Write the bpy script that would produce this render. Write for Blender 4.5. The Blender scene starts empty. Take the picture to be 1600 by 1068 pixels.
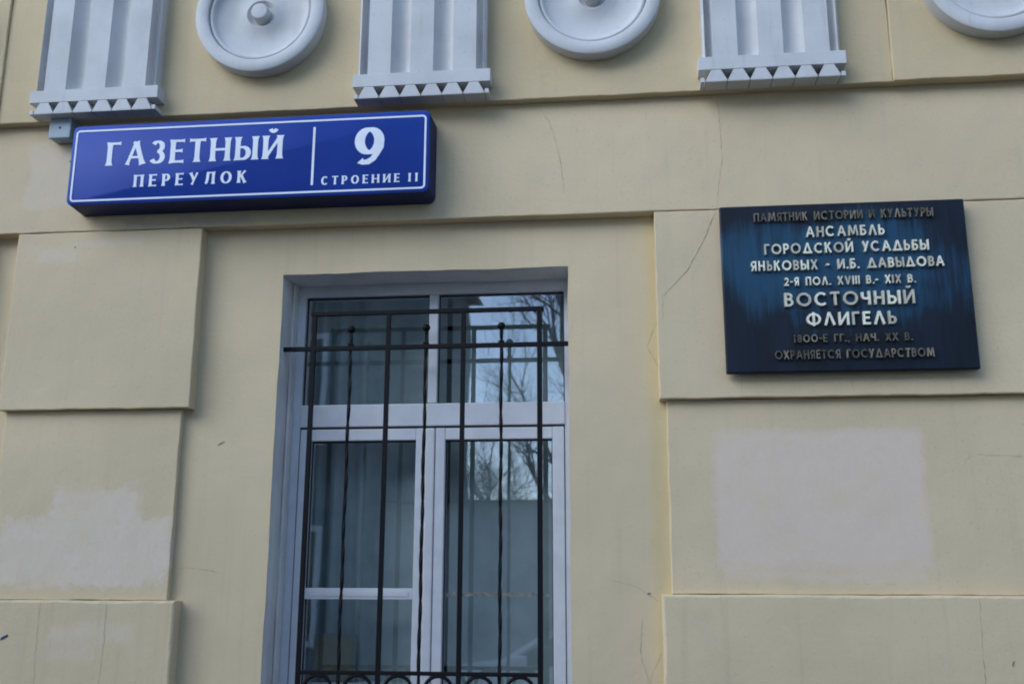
import bpy, bmesh, math, random
from mathutils import Vector, Matrix
random.seed(7)
R = math.radians
scene = bpy.context.scene

# ------------------------------------------------------------------ camera, sky, sun, exposure
D = 3.7            # the plane of the bay wall: y = D, protrusion p means y = D - p
cam_d = bpy.data.cameras.new('camera')
cam = bpy.data.objects.new('camera', cam_d)
scene.collection.objects.link(cam)
cam_d.sensor_width = 36.0
cam_d.lens = 36.0                     # 1600 px focal length on a 1600 px frame
cam_d.clip_end = 400
cam.location = (0, 0, 1.65)
cam.rotation_mode = 'XYZ'
cam.matrix_world = (Matrix.Translation((0, 0, 1.65)) @ Matrix.Rotation(R(6.289), 4, 'Z')
                    @ Matrix.Rotation(R(90 + 13.223), 4, 'X') @ Matrix.Rotation(R(0.184), 4, 'Z'))
scene.camera = cam

SUN_EL, SUN_AZ = 28.0, (-0.70, -0.714)
world = bpy.data.worlds.new('World')
scene.world = world
world.use_nodes = True
wt = world.node_tree
bg = wt.nodes['Background']
sky = wt.nodes.new('ShaderNodeTexSky')
sky.sky_type = 'NISHITA'
sky.sun_disc = False
sky.sun_elevation = R(SUN_EL)
sky.sun_rotation = math.atan2(SUN_AZ[0], SUN_AZ[1])
sky.air_density = 1.0
sky.dust_density = 0.6
sky.ozone_density = 6.0
hs = wt.nodes.new('ShaderNodeHueSaturation')
hs.inputs['Saturation'].default_value = 0.84
wt.links.new(sky.outputs[0], hs.inputs['Color'])
wt.links.new(hs.outputs[0], bg.inputs['Color'])
bg.inputs['Strength'].default_value = 0.125

sun_d = bpy.data.lights.new('sun', 'SUN')
sun_d.energy = 0.95
sun_d.angle = R(52)
sun_d.color = (0.90, 0.95, 1.0)
sun = bpy.data.objects.new('sun', sun_d)
scene.collection.objects.link(sun)
ce = math.cos(R(SUN_EL))
sun.rotation_euler = Vector((SUN_AZ[0] * ce, SUN_AZ[1] * ce, math.sin(R(SUN_EL)))).to_track_quat('Z', 'Y').to_euler()

scene.view_settings.view_transform = 'Standard'
scene.view_settings.look = 'None'
scene.view_settings.exposure = 1.32
scene.view_settings.gamma = 1.0
scene.cycles.filter_width = 1.9       # the photograph is a little soft
scene.view_settings.use_curve_mapping = False

# ------------------------------------------------------------------ helpers: objects
WLOC = {}
def link(o, parent=None, loc=(0, 0, 0)):
    scene.collection.objects.link(o)
    loc = Vector(loc)
    WLOC[o.name] = loc
    if parent is not None:
        o.parent = parent
        o.location = loc - WLOC[parent.name]
    else:
        o.location = loc
    return o
def tag(o, label, cat, group=None, kind=None):
    if label: o['label'] = label
    if cat: o['category'] = cat
    if group: o['group'] = group
    if kind: o['kind'] = kind
    return o
def thing(name, label, cat, loc=(0, 0, 0), group=None):
    return tag(link(bpy.data.objects.new(name, None), None, loc), label, cat, group)
def me(name, verts, faces, mats, smooth=False, midx=None):
    m = bpy.data.meshes.new(name)
    m.from_pydata([tuple(v) for v in verts], [], faces)
    if not isinstance(mats, (list, tuple)): mats = [mats]
    for x in mats: m.materials.append(x)
    if midx: m.polygons.foreach_set('material_index', midx)
    b = bmesh.new(); b.from_mesh(m)
    bmesh.ops.recalc_face_normals(b, faces=b.faces)
    b.to_mesh(m); b.free()
    if smooth:
        m.polygons.foreach_set('use_smooth', [True] * len(m.polygons))
    m.update()
    return m
def ob(name, mesh, parent=None, loc=(0, 0, 0)):
    return link(bpy.data.objects.new(name, mesh), parent, loc)

class G:
    """collects geometry for one mesh"""
    def __init__(s): s.v, s.f = [], []
    def add(s, v, f):
        n = len(s.v); s.v += [tuple(q) for q in v]; s.f += [tuple(i + n for i in q) for q in f]; return s
    def box(s, x0, x1, y0, y1, z0, z1, b=0.0):
        if b <= 0:
            v = [(x, y, z) for x in (x0, x1) for y in (y0, y1) for z in (z0, z1)]
            return s.add(v, [(0, 1, 3, 2), (4, 6, 7, 5), (0, 4, 5, 1), (2, 3, 7, 6), (0, 2, 6, 4), (1, 5, 7, 3)])
        bm = bmesh.new()
        bmesh.ops.create_cube(bm, size=1, matrix=Matrix.Translation(((x0+x1)/2, (y0+y1)/2, (z0+z1)/2)) @ Matrix.Diagonal((x1-x0, y1-y0, z1-z0, 1)))
        bmesh.ops.bevel(bm, geom=bm.edges[:], offset=b, segments=2, affect='EDGES', profile=0.6)
        bm.verts.index_update()
        v = [q.co[:] for q in bm.verts]; f = [[q.index for q in fc.verts] for fc in bm.faces]
        bm.free(); return s.add(v, f)
    def tube(s, pts, rad, n=6, closed=False, caps=True):
        pts = [Vector(p) for p in pts]
        if not isinstance(rad, (list, tuple)): rad = [rad] * len(pts)
        rings = []
        up = None
        N = len(pts)
        for i, p in enumerate(pts):
            a = pts[(i - 1) % N] if (closed or i > 0) else p
            b = pts[(i + 1) % N] if (closed or i < N - 1) else p
            t = (b - a).normalized()
            if up is None:
                up = t.orthogonal().normalized()
            up = (up - t * up.dot(t))
            if up.length < 1e-5: up = t.orthogonal()
            up.normalize()
            w = t.cross(up)
            rings.append([p + (up * math.cos(2*math.pi*k/n) + w * math.sin(2*math.pi*k/n)) * rad[i] for k in range(n)])
        v = [q for r in rings for q in r]; f = []
        for i in range(N if closed else N - 1):
            j = (i + 1) % N
            for k in range(n):
                f.append((i*n+k, i*n+(k+1) % n, j*n+(k+1) % n, j*n+k))
        if caps and not closed:
            f.append(tuple(range(n))); f.append(tuple((N-1)*n + k for k in range(n)))
        return s.add(v, f)
    def lathe_y(s, prof, n=48, cx=0, cz=0):
        """prof: (radius, y) pairs turned about the y axis"""
        v, f, rows = [], [], []
        for r, y in prof:
            if r < 1e-6:
                rows.append([len(v)]); v.append((cx, y, cz))
            else:
                rows.append(list(range(len(v), len(v) + n)))
                v += [(cx + r*math.cos(2*math.pi*k/n), y, cz + r*math.sin(2*math.pi*k/n)) for k in range(n)]
        for a, b in zip(rows, rows[1:]):
            for k in range(n):
                if len(a) == 1: f.append((a[0], b[k], b[(k+1) % n]))
                elif len(b) == 1: f.append((a[k], b[0], a[(k+1) % n]))
                else: f.append((a[k], a[(k+1) % n], b[(k+1) % n], b[k]))
        return s.add(v, f)
    def prism_y(s, outline, y0, y1):
        """closed (x,z) outline swept from y0 (front) to y1"""
        n = len(outline)
        v = [(x, y0, z) for x, z in outline] + [(x, y1, z) for x, z in outline]
        f = [tuple(range(n)), tuple(range(2*n-1, n-1, -1))] + [(i, (i+1) % n, n+(i+1) % n, n+i) for i in range(n)]
        return s.add(v, f)
    def prism_z(s, outline, z0, z1):
        n = len(outline)
        v = [(x, y, z0) for x, y in outline] + [(x, y, z1) for x, y in outline]
        f = [tuple(range(n)), tuple(range(2*n-1, n-1, -1))] + [(i, (i+1) % n, n+(i+1) % n, n+i) for i in range(n)]
        return s.add(v, f)
    def mesh(s, name, mat, smooth=False): return me(name, s.v, s.f, mat, smooth)

def shade_auto(m, ang=35):
    """smooth shading with sharp edges kept where faces turn more than ang degrees"""
    bm = bmesh.new(); bm.from_mesh(m)
    for f in bm.faces: f.smooth = True
    for e in bm.edges:
        if len(e.link_faces) == 2:
            e.smooth = e.calc_face_angle(0) < R(ang)
    bm.to_mesh(m); bm.free()
    return m

# ------------------------------------------------------------------ helpers: materials
class M:
    def __init__(s, name):
        s.m = bpy.data.materials.new(name); s.m.use_nodes = True
        s.t = s.m.node_tree; s.b = s.t.nodes['Principled BSDF']; s.pos = None
    def n(s, typ, **kw):
        q = s.t.nodes.new(typ)
        for k, v in kw.items(): setattr(q, k, v)
        return q
    def put(s, sock, v):
        if hasattr(v, 'is_linked'): s.t.links.new(v, sock)
        elif isinstance(v, (tuple, list)) and len(v) == 3 and sock.type == 'RGBA': sock.default_value = (*v, 1)
        else: sock.default_value = v
    def P(s):
        if s.pos is None:
            s.pos = s.n('ShaderNodeNewGeometry').outputs['Position']
            q = s.n('ShaderNodeSeparateXYZ'); s.t.links.new(s.pos, q.inputs[0]); s.xyz = q.outputs
        return s.pos
    def math(s, op, a, b=0.0, c=0.0, clamp=False):
        q = s.n('ShaderNodeMath', operation=op, use_clamp=clamp)
        s.put(q.inputs[0], a); s.put(q.inputs[1], b); s.put(q.inputs[2], c); return q.outputs[0]
    def scale(s, v, sc):
        q = s.n('ShaderNodeVectorMath', operation='MULTIPLY'); s.put(q.inputs[0], v); q.inputs[1].default_value = sc; return q.outputs[0]
    def noise(s, scale, detail=4, rough=0.55, vec=None):
        q = s.n('ShaderNodeTexNoise'); s.put(q.inputs['Vector'], vec if vec is not None else s.P())
        q.inputs['Scale'].default_value = scale; q.inputs['Detail'].default_value = detail; q.inputs['Roughness'].default_value = rough
        return q.outputs[0]
    def ramp(s, f, lo, hi, a=0.0, b=1.0):
        q = s.n('ShaderNodeMapRange', interpolation_type='SMOOTHSTEP')
        s.put(q.inputs[0], f); q.inputs[1].default_value = lo; q.inputs[2].default_value = hi; q.inputs[3].default_value = a; q.inputs[4].default_value = b
        return q.outputs[0]
    def mix(s, f, a, b, blend='MIX'):
        q = s.n('ShaderNodeMix', data_type='RGBA', blend_type=blend)
        s.put(q.inputs[0], f); s.put(q.inputs[6], a); s.put(q.inputs[7], b); return q.outputs[2]
    def bump(s, h, strength=0.3, dist=0.002):
        q = s.n('ShaderNodeBump'); s.put(q.inputs['Height'], h); q.inputs['Strength'].default_value = strength; q.inputs['Distance'].default_value = dist
        s.t.links.new(q.outputs[0], s.b.inputs['Normal'])
    def set(s, **kw):
        for k, v in kw.items(): s.put(s.b.inputs[k.replace('_', ' ')], v)
        return s.m

def simple(name, col, rough=0.6, metal=0.0, var=0.12, scale=9.0, bump=0.0, bscale=80.0):
    m = M(name)
    f = m.ramp(m.noise(scale, 5), 0.3, 0.7)
    c = m.mix(f, tuple(q * (1 - var) for q in col), tuple(min(1, q * (1 + var)) for q in col))
    m.set(Base_Color=c, Roughness=rough, Metallic=metal)
    if bump: m.bump(m.noise(bscale, 4), bump, 0.002)
    return m.m

CREAM = (0.65, 0.527, 0.332)
def plaster(name, patches=(), base=CREAM, streak=0.5):
    """painted render; patches = (x0, x1, z0, z1, colour, strength, raggedness)"""
    m = M(name); m.P()
    big = m.noise(1.3, 4)
    mid = m.noise(7, 5)
    st = m.noise(1.0, 4, 0.6, m.scale(m.pos, (26, 3, 0.9)))
    c = m.mix(m.ramp(big, 0.3, 0.72), tuple(q * 0.93 for q in base), tuple(q * 1.05 for q in base))
    c = m.mix(m.ramp(mid, 0.45, 0.8, 0, 0.28), c, (base[0] * 0.86, base[1] * 0.87, base[2] * 0.95))
    c = m.mix(m.ramp(st, 0.52, 0.8, 0, streak * 0.34), c, (0.38, 0.31, 0.225))
    sp = m.noise(140, 2)
    c = m.mix(m.ramp(sp, 0.62, 0.78, 0, 0.45), c, (0.3, 0.26, 0.19))
    rag = m.noise(11, 6, 0.68)
    brush = m.noise(1, 5, 0.65, m.scale(m.pos, (75, 20, 28)))
    rag2 = m.noise(11, 6, 0.68, m.scale(m.pos, (1.0, 1.0, 1.7)))
    for (x0, x1, z0, z1, col, stren, rg) in patches:
        jx = m.math('MULTIPLY', m.math('SUBTRACT', rag, 0.5), rg)
        jz = m.math('MULTIPLY', m.math('SUBTRACT', rag2, 0.5), rg)
        dx = m.math('SUBTRACT', m.math('ABSOLUTE', m.math('SUBTRACT', m.math('ADD', m.xyz[0], jx), (x0 + x1) / 2)), (x1 - x0) / 2)
        dz = m.math('SUBTRACT', m.math('ABSOLUTE', m.math('SUBTRACT', m.math('ADD', m.xyz[2], jz), (z0 + z1) / 2)), (z1 - z0) / 2)
        d = m.math('MAXIMUM', dx, dz)
        d = m.math('ADD', d, m.math('MULTIPLY', m.math('SUBTRACT', brush, 0.5), 0.05))
        k = m.math('MULTIPLY', m.ramp(d, -0.030, 0.012, 1, 0), stren)
        k = m.math('MULTIPLY', k, m.ramp(brush, 0.25, 0.6, 0.7, 1.0))
        k = m.math('MULTIPLY', k, m.ramp(mid, 0.2, 0.6, 0.72, 1.0))
        c = m.mix(k, c, col)
    h = m.math('ADD', m.math('MULTIPLY', m.noise(9, 3), 1.6), m.math('ADD', m.math('MULTIPLY', m.noise(60, 4, 0.6), 0.55), m.math('MULTIPLY', m.noise(260, 3), 0.16)))
    m.bump(h, 0.6, 0.004)
    return m.set(Base_Color=c, Roughness=0.85)

GREYP = (0.67, 0.57, 0.445)
MAUVE = (0.70, 0.575, 0.465)
YEL = (0.60, 0.46, 0.17)
m_bay = plaster('bay_render', [(0.085, 0.17, 1.0, 3.02, YEL, 0.42, 0.05), (-0.205, -0.188, 1.0, 2.82, YEL, 0.4, 0.02), (-1.317, -1.295, 1.0, 2.82, YEL, 0.35, 0.02)])
m_band = plaster('band_render', [(-2.38, -2.15, 3.09, 3.385, GREYP, 0.65, 0.10), (-1.95, -1.42, 3.0, 3.05, (0.40, 0.33, 0.30), 0.6, 0.10)])
m_frieze = plaster('frieze_render', base=(0.59, 0.475, 0.285))
m_lup = plaster('block_render_scraped', [(-2.30, -2.12, 2.87, 2.935, GREYP, 0.8, 0.09), (-2.14, -1.86, 2.925, 2.965, GREYP, 0.6, 0.07)])
m_rup = plaster('block_render')
m_lmid = plaster('block_render_patched', [(-2.34, -1.66, 1.625, 1.885, GREYP, 0.95, 0.16), (-2.15, -1.79, 1.86, 2.00, GREYP, 0.9, 0.17)])
m_rmid = plaster('block_render_overpainted', [(0.305, 1.04, 1.70, 2.185, MAUVE, 0.9, 0.06), (0.33, 1.02, 1.655, 1.71, MAUVE, 0.7, 0.12)])
m_llow = plaster('block_render_faint_patch', [(-2.10, -1.76, 1.43, 1.51, GREYP, 0.55, 0.13), (-2.1, -1.9, 1.37, 1.44, GREYP, 0.45, 0.1)], streak=0.9)
m_rlow = plaster('block_render_streaked', streak=0.9)

def trim_paint(name, col=(0.585, 0.59, 0.585)):
    m = M(name); m.P()
    c = m.mix(m.ramp(m.noise(6, 5), 0.35, 0.75), col, tuple(q * 0.86 for q in col))
    c = m.mix(m.ramp(m.noise(1, 4, 0.6, m.scale(m.pos, (30, 10, 3))), 0.56, 0.8, 0, 0.4), c, (0.36, 0.35, 0.33))
    c = m.mix(m.ramp(m.noise(45, 4, 0.7), 0.62, 0.74, 0, 0.5), c, (0.34, 0.31, 0.28))
    m.bump(m.math('ADD', m.noise(14, 3), m.math('MULTIPLY', m.noise(90, 4), 0.4)), 0.35, 0.004)
    return m.set(Base_Color=c, Roughness=0.7)
m_trim = trim_paint('white_moulding_paint')
m_reveal = trim_paint('reveal_paint', (0.74, 0.71, 0.67))
m_pvc = simple('white_window_paint', (0.62, 0.63, 0.65), 0.35, var=0.05, scale=14)
m_gasket = simple('dark_gasket', (0.02, 0.02, 0.022), 0.6)

def glass_mat():
    m = M('window_glass'); t = m.t
    t.nodes.remove(m.b)
    out = [q for q in t.nodes if q.type == 'OUTPUT_MATERIAL'][0]
    tr = m.n('ShaderNodeBsdfTransparent'); tr.inputs[0].default_value = (0.86, 0.93, 0.93, 1)
    gl = m.n('ShaderNodeBsdfGlossy'); gl.inputs['Color'].default_value = (0.93, 0.97, 1.0, 1); gl.inputs['Roughness'].default_value = 0.018
    nz = m.noise(2.2, 2)
    bp = m.n('ShaderNodeBump'); bp.inputs['Strength'].default_value = 0.05; bp.inputs['Distance'].default_value = 0.01
    t.links.new(nz, bp.inputs['Height']); t.links.new(bp.outputs[0], gl.inputs['Normal'])
    geo = m.n('ShaderNodeNewGeometry')
    fr = m.n('ShaderNodeFresnel'); m.put(fr.inputs[0], m.ramp(geo.outputs['Backfacing'], 0, 1, 2.8, 1/2.8))      # double glazing: four reflecting faces
    mx = m.n('ShaderNodeMixShader')
    t.links.new(fr.outputs[0], mx.inputs[0]); t.links.new(tr.outputs[0], mx.inputs[1]); t.links.new(gl.outputs[0], mx.inputs[2])
    t.links.new(mx.outputs[0], out.inputs[0])
    return m.m
m_glass = glass_mat()

def iron_mat():
    m = M('black_painted_iron'); m.P()
    f = m.ramp(m.noise(55, 6, 0.7), 0.56, 0.74)
    c = m.mix(f, (0.0035, 0.0035, 0.005), (0.016, 0.009, 0.007))
    m.bump(m.noise(220, 4), 0.5, 0.001)
    return m.set(Base_Color=c, Roughness=0.6, Specular_IOR_Level=0.2)
m_iron = iron_mat()

def sign_blue():
    m = M('blue_enamel'); m.P()
    c = m.mix(m.ramp(m.noise(5, 5), 0.3, 0.75), (0.010, 0.046, 0.30), (0.014, 0.060, 0.35))
    c = m.mix(m.ramp(m.noise(1, 4, 0.6, m.scale(m.pos, (30, 5, 2))), 0.6, 0.85, 0, 0.25), c, (0.06, 0.09, 0.25))
    return m.set(Base_Color=c, Roughness=0.5, Specular_IOR_Level=0.22)
m_blue = sign_blue()
m_casing = simple('navy_sign_casing', (0.006, 0.013, 0.075), 0.5)
m_casing.node_tree.nodes['Principled BSDF'].inputs['Specular IOR Level'].default_value = 0.25
m_sign_white = simple('sign_white_film', (0.72, 0.78, 0.84), 0.4, var=0.05)

def plaque_mat():
    m = M('patinated_plaque_painted_glow'); m.P()
    v = m.noise(1, 6, 0.65, m.scale(m.pos, (34, 4, 2.2)))       # vertical rubbing marks
    w = m.noise(3.2, 3, 0.5)
    c = m.mix(m.ramp(v, 0.32, 0.72), (0.0035, 0.0065, 0.012), (0.007, 0.016, 0.032))
    # soft blue glow painted into the centre as colour, broken up by the rubbing marks
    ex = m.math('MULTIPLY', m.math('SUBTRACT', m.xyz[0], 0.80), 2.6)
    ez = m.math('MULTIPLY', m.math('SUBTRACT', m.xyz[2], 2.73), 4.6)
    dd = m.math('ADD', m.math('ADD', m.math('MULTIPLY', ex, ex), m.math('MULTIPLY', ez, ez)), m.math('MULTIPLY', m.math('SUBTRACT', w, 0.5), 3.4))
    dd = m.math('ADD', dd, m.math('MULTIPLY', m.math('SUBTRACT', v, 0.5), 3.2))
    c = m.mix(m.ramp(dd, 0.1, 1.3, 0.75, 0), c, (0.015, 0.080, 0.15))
    c = m.mix(m.ramp(m.noise(60, 5, 0.7), 0.66, 0.76, 0, 0.3), c, (0.06, 0.11, 0.14))
    m.bump(m.math('ADD', v, m.math('MULTIPLY', m.noise(120, 4), 0.3)), 0.25, 0.0015)
    return m.set(Base_Color=c, Roughness=m.ramp(v, 0.2, 0.8, 0.42, 0.62), Metallic=0.1, Specular_IOR_Level=0.3)
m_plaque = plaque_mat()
m_letter = [simple('brass_letter_lit_tone', (0.90*k, 0.83*k, 0.64*k), rg, 0.35, var=0.15, scale=60) for k, rg in ((1.0, 0.34), (0.8, 0.4), (0.95, 0.3), (0.62, 0.42))]  # middle rows: pale tone stands in for light on them
m_letter_unlit = [simple('brass_letter_unlit_tone', (0.17*k, 0.15*k, 0.105*k), 0.5, 0.3, var=0.4, scale=45) for k in (1.0, 0.65, 1.35, 0.8)]  # outer rows: dark tone imitates light falling off; tarnish varies per letter
m_box = simple('grey_plastic', (0.30, 0.38, 0.43), 0.5, var=0.08)
m_cable = simple('white_cable_sheath', (0.6, 0.66, 0.72), 0.5)
m_crack = simple('crack_shadow_dirt', (0.29, 0.245, 0.17), 0.95, var=0.3, scale=60)
m_scar = simple('blue_paint_mark', (0.03, 0.04, 0.12), 0.8)

# ------------------------------------------------------------------ the setting
def sheet(name, x0, x1, y0, y1, z, mat, kind='structure'):
    o = ob(name, G().add([(x0, y0, z), (x1, y0, z), (x1, y1, z), (x0, y1, z)], [(0, 1, 2, 3)]).mesh(name, mat))
    o['kind'] = kind
    return o
m_ground = simple('earth', (0.12, 0.11, 0.09), 0.95, var=0.3, scale=2, bump=0.4)
m_asphalt = simple('asphalt', (0.055, 0.056, 0.058), 0.85, var=0.3, scale=5, bump=0.5, bscale=150)
m_pave = simple('pavement_tiles', (0.085, 0.085, 0.083), 0.85, var=0.2, scale=6, bump=0.3)
m_kerb = simple('granite_kerb', (0.30, 0.29, 0.28), 0.8, var=0.25, scale=30)
sheet('ground', -150, 150, -150, 150, -0.14, m_ground)
sheet('road', -60, 60, -6.2, 1.4, -0.12, m_asphalt)
def slab(name, y0, y1, mat):
    o = ob(name, G().box(-60, 60, y0, y1, -0.16, 0.0).mesh(name, mat)); o['kind'] = 'structure'
    return o
slab('pavement', 1.556, 3.64, m_pave)
slab('pavement', -8.6, -6.356, m_pave)
for y0, y1 in ((1.4, 1.552), (-6.352, -6.2)):
    o = ob('kerb', G().box(-60, 60, y0, y1, -0.16, 0.006, 0.015).mesh('kerb', m_kerb)); o['kind'] = 'structure'

# ------------------------------------------------------------------ the facade
bld = thing('manor_wing', 'cream rendered facade with white triglyphs, roundels, stepped corner blocks and one window', 'building', (-0.75, D, 0))

X0, X1, ZT = -5.2, 4.2, 4.9
WX0, WX1, WZ0, WZ1 = -1.303, -0.197, 0.95, 2.813
def wob(n, a):
    """smooth random offsets for an edge that was struck by hand"""
    ph = [(random.uniform(0, 6.28), random.uniform(0.6, 1.4)) for _ in range(4)]
    return [a * sum(math.sin(i * w * (k + 1) * 0.45 + p) / (k + 1.2) for k, (p, w) in enumerate(ph)) + random.uniform(-a, a) * 0.25 for i in range(n)]
def build_wall():
    n = 44
    L = [(WX0 + d, WZ0 + (WZ1 - WZ0) * i / (n - 1)) for i, d in enumerate(wob(n, 0.0013))]
    Rr = [(WX1 + d, WZ0 + (WZ1 - WZ0) * i / (n - 1)) for i, d in enumerate(wob(n, 0.0013))]
    k = 28
    T = [(WX0 + (WX1 - WX0) * i / (k - 1), WZ1 + d) for i, d in enumerate(wob(k, 0.0018))]
    T[0] = L[-1]; T[-1] = Rr[-1]
    v, f, mi = [], [], []
    def face(pts, mat=0):
        b = len(v); v.extend(pts); f.append(tuple(range(b, b + len(pts)))); mi.append(mat)
    F = lambda p: (p[0], D, p[1])
    face([(X0, D, WZ0)] + [F(p) for p in L] + [(X0, D, L[-1][1])])
    face([F(p) for p in Rr] + [(X1, D, Rr[-1][1]), (X1, D, WZ0)])
    face([(X0, D, L[-1][1])] + [F(p) for p in T] + [(X1, D, Rr[-1][1]), (X1, D, ZT), (X0, D, ZT)])
    face([(X0, D, 0), (X1, D, 0), (X1, D, WZ0), (X0, D, WZ0)])
    yb = D + 0.40
    for seq in (L, Rr, T, [L[0], Rr[0]]):
        for a, b in zip(seq, seq[1:]):
            face([F(a), F(b), (b[0], yb, b[1]), (a[0], yb, a[1])], 1)
    m = bpy.data.meshes.new('wall'); m.from_pydata(v, [], f)
    m.materials.append(m_bay); m.materials.append(m_reveal)
    m.polygons.foreach_set('material_index', mi)
    m.update()
    return m
ob('wall', build_wall(), bld)

def block(name, x0, x1, z0, z1, p, mat, bev=0.004, jit=0.0008, back=0.0, step=0.03, sides='LRBT'):
    """a plaster slab on the wall with hand-struck, slightly worn arrises"""
    def seg(n): return max(2, int(n / step) + 1)
    nx, nz = seg(x1 - x0), seg(z1 - z0)
    b, t, l, r = wob(nx, jit), wob(nx, jit), wob(nz, jit), wob(nz, jit)
    out, nrm = [], []
    for i in range(nx - 1): out.append((x0 + (x1-x0)*i/(nx-1), z0 + (b[i] if i else 0))); nrm.append((0, 1) if i else (1, 1))
    for i in range(nz - 1): out.append((x1 + (r[i] if i else 0), z0 + (z1-z0)*i/(nz-1))); nrm.append((-1, 0) if i else (-1, 1))
    for i in range(nx - 1): out.append((x1 - (x1-x0)*i/(nx-1), z1 + (t[i] if i else 0))); nrm.append((0, -1) if i else (-1, -1))
    for i in range(nz - 1): out.append((x0 + (l[i] if i else 0), z1 - (z1-z0)*i/(nz-1))); nrm.append((1, 0) if i else (1, -1))
    n = len(out)
    bv = [bev * random.uniform(0.65, 1.25) for _ in range(n)]
    v = [(x, D - back, z) for x, z in out]
    v += [(x, D - p + q, z) for (x, z), q in zip(out, bv)]
    v += [(x + a*q*0.35, D - p + q*0.3, z + c*q*0.35) for (x, z), (a, c), q in zip(out, nrm, bv)]
    v += [(x + a*q, D - p, z + c*q) for (x, z), (a, c), q in zip(out, nrm, bv)]
    f = []
    for k in range(3):
        for i in range(n):
            j = (i + 1) % n
            f.append((k*n+i, k*n+j, (k+1)*n+j, (k+1)*n+i))
    f.append(tuple(3*n + i for i in range(n)))
    return ob(name, me(name, v, f, mat), bld)

block('architrave_band', X0, X1, 3.0005, 3.466, 0.055, m_band, back=-0.01)
block('corner_block', -2.384, -1.622, 2.287, 2.9975, 0.0555, m_lup)
block('corner_block', -2.370, -1.662, 1.584, 2.286, 0.026, m_lmid)
block('corner_block', -2.384, -1.618, 0.86, 1.583, 0.056, m_llow, bev=0.009)
block('corner_block', 0.130, 3.2, 2.2915, 2.9975, 0.0555, m_rup)
block('corner_block', 0.154, 3.2, 1.614, 2.2905, 0.026, m_rmid)
block('corner_block', 0.118, 3.2, 0.86, 1.613, 0.056, m_rlow, bev=0.009)
block('corner_block', X0, -2.52, 2.287, 2.9975, 0.050, m_rup)
block('plinth', X0, X1, 0.0, 0.855, 0.075, m_rlow, bev=0.012)
block('frieze', -2.508, 1.020, 3.460, 4.36, 0.095, m_frieze)
block('frieze', 1.0205, X1, 3.460, 4.36, 0.106, m_frieze)
block('frieze', X0, -2.5085, 3.460, 4.36, 0.106, m_frieze)
for z0, z1, p in ((4.362, 4.42, 0.15), (4.422, 4.52, 0.19), (4.522, 4.62, 0.23), (4.622, 4.66, 0.24)):
    block('cornice', X0, X1, z0, z1, p, m_trim, back=-0.01, step=0.4)
# roof, flank walls and back so that the wing is a closed body
m_roof = simple('sheet_metal_roof', (0.13, 0.16, 0.15), 0.5, 0.3)
ob('roof', G().add([(X0, D - 0.27, 4.672), (X1, D - 0.27, 4.672), (X1, D + 4, 6.2), (X0, D + 4, 6.2), (X0, D + 8.3, 4.66), (X1, D + 8.3, 4.66)],
                   [(0, 1, 2, 3), (3, 2, 5, 4), (0, 3, 4), (1, 5, 2)]).mesh('roof', m_roof), bld)
for x in (X0, X1):
    s = 1 if x > 0 else -1
    ob('side_wall', G().box(min(x, x - s*0.4) + s*0.002, max(x, x - s*0.4) + s*0.002, D + 0.01, D + 8, 0, 4.655).mesh('side_wall', m_rup), bld)
ob('back_wall', G().box(X0, X1, D + 8.005, D + 8.3, 0, 4.655).mesh('back_wall', m_rup), bld)

# hairline cracks in the render
def crack(pts, p, w=0.0011, jit=0.004):
    P2 = []
    for (a, b) in zip(pts, pts[1:]):
        n = max(2, int(math.dist(a, b) / 0.012))
        for i in range(n):
            t = i / n
            P2.append((a[0] + (b[0]-a[0])*t + random.uniform(-jit, jit)*0.5, a[1] + (b[1]-a[1])*t + random.uniform(-jit, jit)*0.5))
    P2.append(pts[-1])
    v, f = [], []
    N = len(P2)
    for i, (x, z) in enumerate(P2):
        a = P2[max(0, i-1)]; b = P2[min(N-1, i+1)]
        d = Vector((b[0]-a[0], b[1]-a[1])); d.normalize()
        ww = w * 0.8 * random.uniform(0.2, 1.3) * min(1, (i + 1) / 4, (N - i) / 4)
        for s in (-1, 1): v.append((x - d.y*s*ww, D - p - 0.0006, z + d.x*s*ww))
    for i in range(N - 1): f.append((2*i, 2*i+1, 2*i+3, 2*i+2))
    ob('crack', me('crack', v, f, m_crack), bld)
crack([(-0.300, 3.45), (-0.262, 3.38), (-0.235, 3.30), (-0.214, 3.2), (-0.205, 3.08)], 0.055, 0.0009)
crack([(0.380, 3.455), (0.385, 3.36), (0.390, 3.20), (0.372, 3.10), (0.362, 3.005)], 0.055, 0.0009)
crack([(0.356, 2.994), (0.330, 2.93), (0.3093, 2.881), (0.265, 2.80), (0.235, 2.755), (0.19, 2.71), (0.152, 2.668)], 0.0555, 0.0016)
crack([(0.152, 2.668), (0.150, 2.58)], 0.0555, 0.0009)
crack([(0.127, 2.588), (0.105, 2.53), (0.092, 2.499), (0.11, 2.46), (0.127, 2.421)], 0.0, 0.0013)
crack([(1.159, 1.606), (1.154, 1.45), (1.152, 1.30), (1.157, 1.1)], 0.056, 0.0010)
crack([(0.115, 1.42), (0.085, 1.36), (0.0686, 1.315), (0.04, 1.42), (0.05, 1.53)], 0.0, 0.0010)
crack([(0.0686, 1.315), (0.07, 1.2)], 0.0, 0.001)
crack([(-0.06, 1.66), (0.03, 1.64), (0.09, 1.60), (0.12, 1.58)], 0.0, 0.0008)
crack([(1.146, 2.0296), (1.17, 2.07), (1.204, 2.084), (1.36, 2.078), (1.5, 2.085)], 0.026, 0.0007)
crack([(-1.876, 1.577), (-1.872, 1.45), (-1.878, 1.3), (-1.87, 1.15)], 0.056, 0.0008)
crack([(-2.13, 1.577), (-2.128, 1.4), (-2.12, 1.25)], 0.056, 0.0006)
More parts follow.
